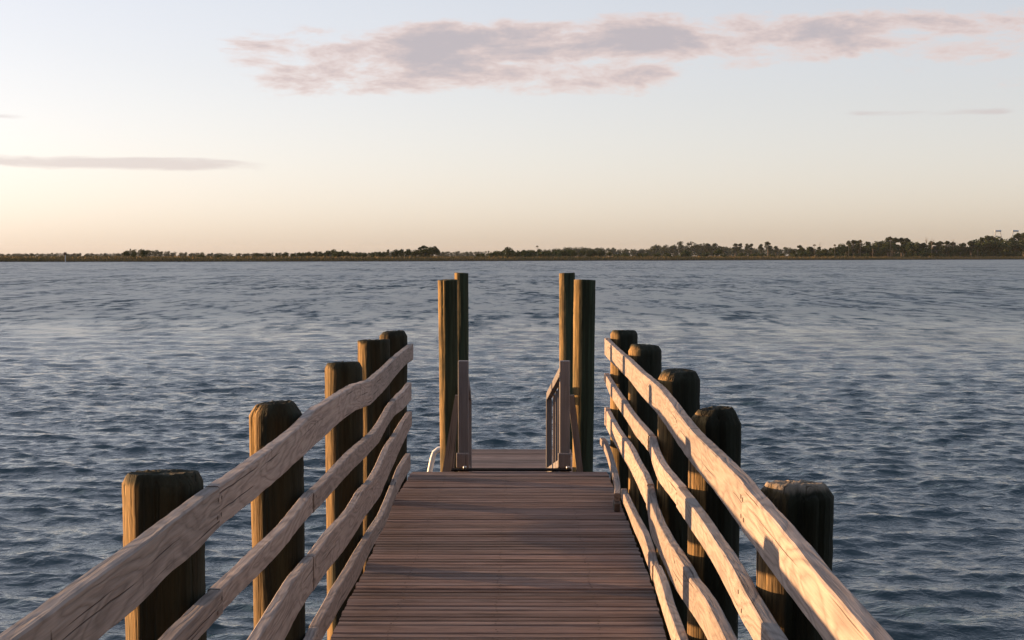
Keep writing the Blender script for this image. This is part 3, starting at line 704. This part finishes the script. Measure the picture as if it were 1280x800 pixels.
# unit-height trees: (trunk mesh, crown mesh)
def proto(kind, seed):
    rg = np.random.default_rng(seed); u = rg.uniform
    if kind == 'oak':
        lobes = [((u(-.22, .22), u(-.22, .22), u(.24, .80)), (u(.16, .27), u(.16, .27), u(.12, .20))) for _ in range(11)] + [((0, 0, .82), (.2, .2, .17))]
        segs = [((0, 0, -.02), (u(-.03, .03), 0, .36), .04, .026)] + [((0, 0, .28), l[0], .02, .006) for l in lobes]
        return segs, leaves(lobes, 1300, .046, rg), M_LEAF, M_BARK
    if kind == 'bush':
        lobes = [((u(-.7, .7), u(-.5, .5), u(.22, .62)), (u(.25, .45), u(.25, .4), u(.2, .34))) for _ in range(8)]
        segs = [((0, 0, -.02), (l[0][0], l[0][1], l[0][2]), .04, .012) for l in lobes]
        return segs, leaves(lobes, 700, .085, rg), M_LEAF, M_BARK
    if kind == 'pine':
        tx = u(-.03, .03); lobes = []
        segs = [((0, 0, -.02), (tx * .5, 0, .5), .02, .015), ((tx * .5, 0, .5), (tx, 0, .97), .015, .005)]
        for k in range(16):
            z = u(.34, .95); a = u(0, 6.28); r = u(.04, .16) * (1.25 - z) * 1.7
            c = (tx * z + r * math.cos(a), r * math.sin(a), z + .02); lobes.append((c, (u(.07, .12), u(.07, .12), u(.06, .11))))
            segs.append(((tx * z, 0, z - .04), c, .008, .003))
        lobes.append(((tx, 0, .95), (.07, .07, .05)))
        return segs, leaves(lobes, 1000, .036, rg), M_PINE, M_BARK
    if kind == 'palm':
        segs = [((0, 0, -.02), (u(-.02, .02), 0, .45), .013, .010), ((u(-.02, .02), 0, .44), (.0, 0, .9), .010, .010)]
        V, Fc = [], []
        for k in range(34):
            a = u(0, 6.28); e = u(-.6, 1.4); ln = u(.085, .13); d = np.array([math.cos(a) * math.cos(e), math.sin(a) * math.cos(e), math.sin(e)]); s = np.array([-math.sin(a), math.cos(a), 0]) * .022
            p0 = np.array([0, 0, .895]); p1 = p0 + d * ln * .6; p2 = p0 + d * ln + np.array([0, 0, -.03]); k0 = len(V)
            V += [p0, p1 + s, p2, p1 - s]; Fc += [(k0, k0 + 1, k0 + 2), (k0, k0 + 2, k0 + 3)]
        return segs, (V, Fc), M_PALM, M_PALE
    segs = [((0, 0, -.02), (u(-.03, .03), 0, .55), .016, .010), ((0, 0, .54), (u(-.05, .05), 0, .98), .010, .003)]
    for k in range(12):
        z = u(.4, .9); a = u(0, 6.28); r = u(.08, .2); segs.append(((0, 0, z), (r * math.cos(a), r * math.sin(a), z + u(.05, .2)), .006, .002))
    return segs, None, None, M_PALE
PROTO = {}
for kind, cnt in (('oak', 4), ('bush', 3), ('pine', 4), ('palm', 2), ('bare', 2)):
    for s in range(cnt):
        segs, lv, lm, bm_ = proto(kind, 100 + s * 7 + len(kind) * 31)
        tr = mesh('trunk', *limbs(segs), bm_); cr = mesh('crown', lv[0], lv[1], lm) if lv else None
        PROTO.setdefault(kind, []).append((tr, cr))
NAMES = {'oak': 'oak_tree', 'bush': 'bush', 'pine': 'pine_tree', 'palm': 'palm_tree', 'bare': 'bare_tree'}
LAB = {'oak': 'dark green leafy tree in the line of trees on the far shore', 'bush': 'low rounded bush at the foot of the trees behind the marsh grass',
       'pine': 'tall thin-trunked pine with clumped crown among the trees on the far shore', 'palm': 'cabbage palm with small round head among the far shore trees', 'bare': 'pale leafless tree among the far shore trees'}
TREES = [
    (-146.1, 833.1, 3.3, 'oak'), (-148, 858.2, 3, 'oak'), (-143.6, 858.5, 3.3, 'oak'), (-140.2, 864, 3.1, 'oak'), (-129, 825.7, 3.7, 'oak'), (-122.6, 812.4, 3, 'oak'), 
    (-121.5, 825.8, 3.6, 'oak'), (-124.5, 871.8, 3.7, 'bush'), (-123.1, 873, 4, 'oak'), (-115.3, 844.9, 4.3, 'oak'), (-108.6, 815.7, 4.1, 'oak'), 
    (-111.4, 866.4, 4.7, 'oak'), (-107.3, 863, 5.4, 'oak'), (-101.9, 840.5, 4.8, 'bush'), (-100.6, 871.6, 4.3, 'oak'), (-94.9, 844.4, 2.9, 'oak'), 
    (-90.2, 827, 3.9, 'bush'), (-85.9, 823.8, 3.4, 'oak'), (-88.1, 888.9, 3.7, 'oak'), (-79.5, 840.2, 4.3, 'bush'), (-78.1, 851.8, 3.7, 'oak'), 
    (-80.2, 902.8, 5, 'pine'), (-70.1, 838.3, 5.3, 'oak'), (-69.9, 876.7, 5.6, 'oak'), (-63.7, 841.8, 5.7, 'oak'), (-61.8, 870.1, 5.2, 'oak'), 
    (-59.2, 868.6, 6.3, 'pine'), (-53.4, 839.3, 6.9, 'oak'), (-52.4, 869.4, 6.9, 'oak'), (-49.7, 881.9, 5.6, 'pine'), (-55.5, 851.4, 7.5, 'pine'), 
    (-49.4, 854, 6.8, 'pine'), (-37.5, 801.9, 2.1, 'bush', 'low green bush standing alone in the marsh grass at the water'), 
    (-8.6, 861.1, 6.9, 'oak', 'big round dark oak standing out of the scrub on the far shore'), (-26.3, 886.1, 2.7, 'oak'), (-23, 875.5, 3.1, 'oak'), 
    (-17.8, 892.1, 4.2, 'bush'), (-14, 926, 5.2, 'bush'), (-1.9, 876.1, 4.7, 'bush'), (0.5, 914.4, 5.2, 'oak'), (2.3, 901.5, 5.4, 'bush'), (6.1, 939, 5.3, 'oak'), 
    (9.6, 939.1, 6, 'oak'), (13, 922.4, 5.8, 'bush'), (16.1, 913.1, 4.9, 'bush'), (19.7, 947.9, 5.7, 'bush'), (22.4, 953.5, 5.3, 'bush'), (25.2, 923.1, 5.6, 'bush'), 
    (30.4, 957.3, 5.6, 'oak'), (31.1, 933.1, 4.9, 'oak'), (36.5, 946.6, 5.4, 'oak'), (39.8, 934.9, 5.3, 'oak'), (43.9, 959.2, 5.5, 'oak'), (48.8, 963.9, 5.6, 'oak'), 
    (50.7, 971.1, 5, 'oak'), (55.4, 979.7, 4.4, 'oak'), (8.1, 877.3, 7.9, 'palm', 'lone palm rising above the low oaks on the far shore'), (60.3, 972, 3.5, 'bush'), 
    (66.3, 984.8, 3.6, 'bush'), (75.6, 981, 4.1, 'bush'), (81.3, 1012, 3.8, 'bush'), (84.9, 966.5, 3.9, 'bush'), (91.1, 957.6, 3.7, 'bush'), (104, 985.9, 4.3, 'bush'), 
    (110.5, 1023.7, 4.8, 'bush'), (122.6, 1024.1, 4.4, 'bush'), (102.6, 957.9, 5.4, 'oak'), 
    (125.2, 977.4, 6.5, 'oak', 'single yellow-green tree in front of the hazy wood'), (132.6, 999.5, 2.8, 'bush'), (152, 1060.4, 4, 'bush'), 
    (159.9, 1056.6, 4.1, 'bush'), (166.9, 1074.9, 4, 'bush'), (170.7, 1047.5, 3.4, 'bush'), (182.4, 1073.1, 3.4, 'bush'), (186.7, 1053.7, 5.9, 'pine'), 
    (197.4, 1088.9, 6.3, 'pine'), (199.8, 1092.8, 7.7, 'oak'), (198.2, 1057.2, 8.2, 'oak'), (199.8, 1055.4, 7.5, 'pine'), (206.4, 1064.1, 7.6, 'pine'), 
    (219.8, 1112.8, 7, 'oak'), (222.7, 1104.7, 7.1, 'pine'), (221.5, 1079.5, 8.1, 'oak'), (226.4, 1083.7, 10.6, 'oak'), (242.5, 1136.7, 12.1, 'pine'), 
    (237.8, 1098.8, 12.4, 'pine'), (240.9, 1093.8, 12.3, 'pine'), (253, 1121.2, 11.5, 'pine'), (254.4, 1113.9, 10.7, 'oak'), (264, 1137.2, 12.8, 'oak'), 
    (269.1, 1139.5, 13.2, 'oak'), (276.9, 1155.7, 15.3, 'pine'), (284.3, 1166.9, 14.9, 'pine'), (285.6, 1151, 14.7, 'pine'), (283.5, 1124.7, 14.1, 'pine'), 
    (283.6, 1116.8, 12.6, 'oak'), (300.4, 1166.2, 12.4, 'oak'), (295, 1126.4, 10.8, 'pine'), (296.2, 1123.7, 10.6, 'pine'), (316.6, 1183.7, 12.4, 'pine'), 
    (309.7, 1142.1, 11.4, 'pine'), (321.2, 1171.9, 12.3, 'pine'), (318.8, 1148.3, 12.3, 'pine'), (327.9, 1163.1, 11.8, 'pine'), (334.2, 1166.7, 11.3, 'oak'), 
    (339.3, 1174.6, 11.8, 'pine'), (339.7, 1156.9, 12.5, 'pine'), (362.2, 1219.5, 15, 'oak'), (361.1, 1202.3, 15.5, 'pine'), (357.8, 1177.5, 17.4, 'pine'), 
    (376.1, 1224.3, 16.8, 'pine'), (382.6, 1230, 17.6, 'oak'), (376.8, 1190.5, 15.2, 'oak'), (398.3, 1244.5, 16, 'pine'), (402.6, 1245.1, 19.2, 'pine'), 
    (403.8, 1231.9, 20.4, 'pine'), (412, 1243.2, 20.6, 'oak'), (406.8, 1216.5, 19.6, 'pine'), (410.2, 1209.9, 19.2, 'pine'), (432, 1265.9, 20.7, 'oak'), 
    (439.3, 1271.7, 20.1, 'pine'), (422, 1211, 18.2, 'oak'), (449.3, 1279, 19.6, 'pine'), (435.5, 1228.8, 19.4, 'oak'), (187.7, 1055.7, 3.6, 'oak'), 
    (187.6, 1045.4, 3, 'oak'), (196.9, 1064.2, 4.8, 'oak'), (204.2, 1074.7, 4.6, 'oak'), (206.9, 1060.9, 4.5, 'oak'), (212, 1064.8, 4.5, 'oak'), 
    (224.6, 1103.6, 4.8, 'oak'), (224.4, 1075, 6.2, 'oak'), (232.1, 1093.8, 7.8, 'oak'), (241.7, 1113.9, 8.4, 'oak'), (246.4, 1105.1, 9.2, 'oak'), 
    (251.3, 1113.2, 6.8, 'oak'), (250.5, 1094, 8.3, 'oak'), (257.7, 1115, 7.7, 'oak'), (267.1, 1131.8, 9.3, 'oak'), (261.9, 1094.1, 11.5, 'oak'), 
    (268.4, 1107.5, 11.4, 'oak'), (284.1, 1136.2, 10.3, 'oak'), (289.8, 1150, 11.2, 'oak'), (293.9, 1140.8, 9.5, 'oak'), (292.2, 1114.8, 7.7, 'oak'), 
    (302, 1139.9, 8.7, 'oak'), (309.5, 1148.5, 7.8, 'oak'), (315.9, 1159.8, 8.7, 'oak'), (322.9, 1154.6, 9.7, 'oak'), (333.1, 1180.2, 9.6, 'oak'), 
    (326.1, 1145.6, 8.4, 'oak'), (344.7, 1185.4, 8.4, 'oak'), (344.4, 1175.5, 8.2, 'oak'), (346.8, 1161.3, 11.2, 'oak'), (352.6, 1159.4, 13.3, 'oak'), 
    (356.3, 1156.6, 14.1, 'oak'), (366, 1169.8, 12.7, 'oak'), (378.2, 1194, 12.2, 'oak'), (385.9, 1205.1, 12.2, 'oak'), (383.4, 1189.3, 14.2, 'oak'), 
    (394, 1198.9, 14.4, 'oak'), (404.1, 1216.2, 16, 'oak'), (409.6, 1213, 15.1, 'oak'), (416.8, 1226, 16.1, 'oak'), (421.8, 1229.4, 16.6, 'oak'), 
    (436.6, 1246.4, 16, 'oak'), (443.4, 1251.3, 16.2, 'oak'), (453.8, 1262.9, 14.8, 'oak'), (185, 1041.3, 3.8, 'bush'), (190.2, 1038.7, 5.2, 'bush'), 
    (197, 1040.1, 4.4, 'oak'), (207.8, 1056.8, 4.5, 'bush'), (210.3, 1045, 3.9, 'oak'), (218.9, 1063.7, 4.5, 'oak'), (228.3, 1061.6, 3.8, 'oak'), 
    (236.9, 1076.2, 4.1, 'bush'), (243.7, 1084, 4.5, 'bush'), (249.4, 1072.4, 4.7, 'oak'), (256.5, 1091.8, 5, 'oak'), (265.9, 1095.3, 5.1, 'bush'), 
    (267.1, 1086.9, 4.3, 'bush'), (275.4, 1092.2, 4.6, 'bush'), (288.4, 1107.5, 5.4, 'bush'), (295.8, 1116.8, 5, 'bush'), (305, 1121.2, 4.7, 'bush'), 
    (312.6, 1131.6, 4.1, 'bush'), (319.8, 1133.5, 5.4, 'oak'), (331.4, 1143.4, 4.6, 'bush'), (337.5, 1140.7, 4.7, 'oak'), (342, 1136.8, 5.6, 'bush'), 
    (352.3, 1147.4, 5.1, 'oak'), (359.6, 1156.2, 4.9, 'oak'), (370.7, 1167.6, 5.5, 'oak'), (378.6, 1175.6, 5.2, 'bush'), (389.7, 1177.7, 5.5, 'bush'), 
    (398.4, 1187.6, 4.6, 'bush'), (402.6, 1181.3, 5, 'bush'), (417.6, 1198.7, 6, 'oak'), (424.8, 1200.5, 6.4, 'oak'), (440.3, 1223.2, 5.3, 'oak'), 
    (199.8, 1045.7, 9.9, 'palm'), (216.3, 1058.1, 10, 'palm'), (227.8, 1066.6, 12.9, 'palm'), (237.4, 1073.6, 13.5, 'palm'), (262.9, 1091.8, 16, 'palm'), 
    (207.2, 1064.1, 10.6, 'bare'), (298.4, 1128.7, 16.2, 'bare'), (303.4, 1132.1, 15.9, 'bare'), (323.1, 1145.2, 14.3, 'bare'), (243.8, 1063.2, 7.5, 'bare'), 
    (260, 1074.8, 7.6, 'bare'), (335.7, 1126.8, 7.9, 'bare'), (-199.8, 772.6, 5.5, 'palm', 'lone palm beside the small clump of oaks in the marsh'), 
    (-196.7, 768.5, 4.1, 'oak'), (-194, 775.6, 4.7, 'oak'), (-204.2, 781.6, 4.3, 'oak'), 
    (-163.6, 768.9, 3.1, 'bush', 'low dark bush alone on the marsh, wider than the one beside it'), 
    (-154.8, 773.4, 2.5, 'bush', 'small dark bush on the marsh beside a wider one'), (189.7, 1570.6, 14.4, 'pine'), (198.5, 1575.4, 14.5, 'pine'), 
    (220.9, 1587.6, 13.7, 'pine'), (226.3, 1590.5, 13.8, 'pine'), (234.5, 1594.9, 13.8, 'pine'), (239, 1597.3, 14.2, 'pine'), (250, 1603.1, 13.4, 'pine'), 
    (258.2, 1607.5, 15.6, 'pine'), (267.5, 1612.4, 11.4, 'pine'), (295.5, 1626.9, 12.3, 'pine'), 
]
for i, t in enumerate(TREES):
    x, y, h, kind = t[:4]; rr = random.Random(i)
    tr, cr = PROTO[kind][rr.randrange(len(PROTO[kind]))]
    root = empty(NAMES[kind], (x, y, ground_z(y - shore_y(x)) - .1), rr.uniform(0, 6.28))
    wd = rr.uniform(.85, 1.25) * (1.15 if kind == 'oak' else 1.15 if kind == 'pine' else 1.)
    root.scale = (h * wd, h * wd, h)
    link('trunk', tr, root)
    if cr: link('crown', cr, root)
    stand = ('in the low scrub around the lone marsh palm' if x < -150 else 'in the scrub between the marsh bushes and the clump of pines' if x < -72 else
             'in the clump of pines standing beside the hazy gap' if x < -40 else 'in the thicket around the big round oak' if x < 62 else
             'in front of the distant hazy wood' if x < 205 else 'in the tall dense wood near the steel towers')
    size = {'oak': ('low rounded oak', 'middling dark oak', 'tall dark oak'), 'bush': ('very low bush', 'low leafy bush', 'big rounded bush'), 'pine': ('short pine', 'slim pine', 'tall clump-headed pine'),
            'palm': ('short palm', 'slim palm', 'tall palm'), 'bare': ('short pale dead tree', 'slim leafless tree', 'tall leafless tree')}[kind][0 if h < 6 else 1 if h < 11 else 2]
    lab = size + ' ' + stand
    tag(root, t[4] if len(t) > 4 else lab, 'bush' if kind == 'bush' else 'tree', NAMES[kind].replace('_', ' ') + ('es' if kind == 'bush' else 's') + ' along the far shore ' + stand)
# the hazy wood far behind, one mass of crowns
def far_wood():
    prof = [(-0.607, 6.1), (-0.449, 5.1), (-0.344, 4.6), (-0.302, 5.1), (-0.26, 5.1), (-0.254, 9.1), (-0.247, 10.1), (-0.239, 10.1), (-0.231, 8.1), (-0.218, 6.1), (-0.186, 5.1), (-0.176, 6.1), (-0.134, 5.1), (-0.092, 7.1), (-0.052, 7.6), (-0.028, 7.1), (0.019, 10.1), (0.024, 13.1), (0.043, 13.1), (0.056, 12.1), (0.072, 11.1), (0.083, 12.1), (0.088, 16.1), (0.103, 18.6), (0.119, 18.1), (0.129, 14.1), (0.145, 12.1), (0.177, 12.1), (0.182, 10.1), (0.329, 12.1), (0.603, 14.1)]
    pa = [p[0] for p in prof]; ph = [p[1] for p in prof]; V = []; Fc = []; rg = np.random.default_rng(77)
    src = []
    for kind, s in (('oak', 0), ('oak', 1), ('oak', 2), ('pine', 2), ('oak', 3)):
        me = PROTO[kind][s][1]; co = np.empty(len(me.vertices) * 3); me.vertices.foreach_get('co', co); co = co.reshape(-1, 3)
        tri = np.array([tuple(p.vertices) for p in me.polygons]); keep = np.arange(0, len(tri) // 2, 3); keep = np.concatenate([keep * 2, keep * 2 + 1]); src.append((co, tri[keep], kind))
    n0 = 0; az = -.60
    while az < .60:
        for row in range(2):
            D = 1900 + row * 130 + rg.uniform(-50, 50); a = az + rg.uniform(-.0015, .0015); h = float(np.interp(a, pa, ph)) * rg.uniform(.78, 1.06)
            co, tri, kind = src[rg.integers(len(src))]; w_ = max(h, 7.) * rg.uniform(1.0, 1.5) * (1 if kind == 'oak' else 1.2); r = rg.uniform(0, 6.28)
            p = co * np.array([w_, w_, h]); p = np.stack([p[:, 0] * math.cos(r) - p[:, 1] * math.sin(r) + D * math.tan(a), p[:, 0] * math.sin(r) + p[:, 1] * math.cos(r) + D, p[:, 2] * 1.0 + 1.2], -1)
            V.append(p); Fc.append(tri + n0); n0 += len(p)
            # undergrowth
            q = co * np.array([9., 9., h * .7]) + np.array([D * math.tan(a + .001), D - 15, -h * .15 + 1.2]); V.append(q); Fc.append(tri + n0); n0 += len(q)
        az += .0026
    co = np.concatenate(V).astype(np.float32); tri = np.concatenate(Fc).astype(np.int32)
    me = bpy.data.meshes.new('far_wood'); me.vertices.add(len(co)); me.vertices.foreach_set('co', co.ravel()); me.loops.add(tri.size)
    me.loops.foreach_set('vertex_index', tri.ravel()); me.polygons.add(len(tri)); me.polygons.foreach_set('loop_start', np.arange(len(tri), dtype=np.int32) * 3)
    me.update(calc_edges=True); me.materials.append(M_PINE)
    tag(link('far_wood', me), 'hazy grey-green wood in the distance behind the marsh', 'wood', kind='stuff')
far_wood()

# two steel gantry towers standing over the wood, far away
def tower(x, lab):
    D = 2300.; X = (x - 654) / 1900. * D; H = 41.
    root = empty('steel_tower', (X, D, 1.)); tag(root, lab, 'tower', 'steel towers behind the far wood')
    for s in (-1, 1): link('leg', mesh('leg', *limbs([((s * 13, 0, -1), (s * 3.2, 0, H - 3), .55, .4), ((s * 13, 9, -1), (s * 3.2, 2, H - 3), .55, .4)], 6), M_PYLON), root)
    v, f = limbs([((-4.6, 1, H - 2), (4.6, 1, H - 2), 1.3, 1.3)], 8); f += [tuple(range(7, -1, -1)), tuple(range(8, 16))]
    link('top_beam', mesh('top_beam', v, f, M_PYLON), root)
    for z, hw in ((H * .5, 7.7), (H * .75, 5.)): link('cross_brace', mesh('cross_brace', *limbs([((-hw, 0, z), (hw, 0, z), .3, .3)], 6), M_PYLON), root)
tower(1245.5, 'pale steel tower top showing just above the dark trees, beside a taller-looking twin')
tower(1267., 'pale steel tower top with splayed legs seen in a gap of the trees')
# channel marker in the shallows by the marsh
cm = empty('channel_marker', (-201.5, 668, 0)); tag(cm, 'pale pole with a dark square board standing in the water before the marsh', 'marker')
link('pole', mesh('pole', *limbs([((0, 0, -2), (0, 0, 4.1), .18, .16)], 8), M_PYLON), cm)
link('board', box_mesh('board', (1.3, .08, 1.2), M_NAIL, .01, axis=0), cm, (0, -.25, 3.7))

# ---------------------------------------------------------------- unseen near shore behind the pier, added with oaks to block sky light
def unseen_near_shore():
    xs = np.linspace(-160, 160, 65); ds = [0, 1.2, 4, 12, 40, 120]
    def ys(x): return -7.5 + 1.2 * math.sin(x * .09) + .012 * abs(x) ** 1.25 * (-1)
    zz = [-.4, .35, .95, 1.6, 2.0, 2.2]
    v = [(x, ys(x) - d, z + .1 * math.sin(x * .7 + d)) for d, z in zip(ds, zz) for x in xs]; n = len(xs)
    f = [(i * n + j, (i + 1) * n + j, (i + 1) * n + j + 1, i * n + j + 1) for i in range(len(ds) - 1) for j in range(n - 1)]
    m, g, b = newmat('shore_soil'); tc = g.N('ShaderNodeNewGeometry')
    g.set(b.inputs['Base Color'], g.mix(g.noise(tc.outputs['Position'], .8, 5, .6), (.05, .05, .02), (.11, .09, .055))); b.inputs['Roughness'].default_value = .95
    tag(link('unseen_near_shore', fixn(mesh('unseen_near_shore', v, f, m))), kind='structure')
    rr = random.Random(3)
    rgb = np.random.default_rng(9); dense = []
    for q in range(2):
        lobes = [((rgb.uniform(-.28, .28), rgb.uniform(-.28, .28), rgb.uniform(.12, .85)), (rgb.uniform(.18, .3), rgb.uniform(.18, .3), rgb.uniform(.13, .22))) for _ in range(14)]
        lv = leaves(lobes, 4200, .05, rgb); dense.append(mesh('crown', lv[0], lv[1], M_LEAF))
    for k in range(26):  # thick-crowned oaks added out of view to hold back the sky light
        x = -62 + k * 5 + rr.uniform(-1.5, 1.5); d = rr.uniform(3.5, 9) if abs(x) > 3 else rr.uniform(7, 10)
        h = rr.uniform(12, 17); tr, cr = PROTO['oak'][k % 4][0], dense[k % 2]
        root = empty('oak_tree', (x, ys(x) - d, 1.1), rr.uniform(0, 6.28)); root.scale = (h, h, h)
        link('trunk', tr, root); link('crown', cr, root)
        tag(root, 'unseen oak added on the near bank to block sky light', 'tree', 'unseen oaks added on the near bank')
unseen_near_shore()

# ---------------------------------------------------------------- evening haze
def build_haze():
    m = bpy.data.materials.new('haze'); m.use_nodes = True; nt = m.node_tree; nt.nodes.clear()
    o = nt.nodes.new('ShaderNodeOutputMaterial'); vol = nt.nodes.new('ShaderNodeVolumePrincipled')
    vol.inputs['Color'].default_value = (.80, .88, 1., 1); vol.inputs['Density'].default_value = HAZE; vol.inputs['Anisotropy'].default_value = 0.
    nt.links.new(vol.outputs[0], o.inputs['Volume'])
    x0, x1, y0, y1, z0, z1 = -9500, 9500, -9500, 9500, -6, 60
    v = [(x, y, z) for z in (z0, z1) for y in (y0, y1) for x in (x0, x1)]
    f = [(0, 2, 3, 1), (4, 5, 7, 6), (0, 1, 5, 4), (2, 6, 7, 3), (0, 4, 6, 2), (1, 3, 7, 5)]
    tag(link('haze', mesh('haze', v, f, m)), 'thin evening haze over the river', 'haze', kind='stuff')
HAZE = 2.2e-5
if HAZE > 0: build_haze()
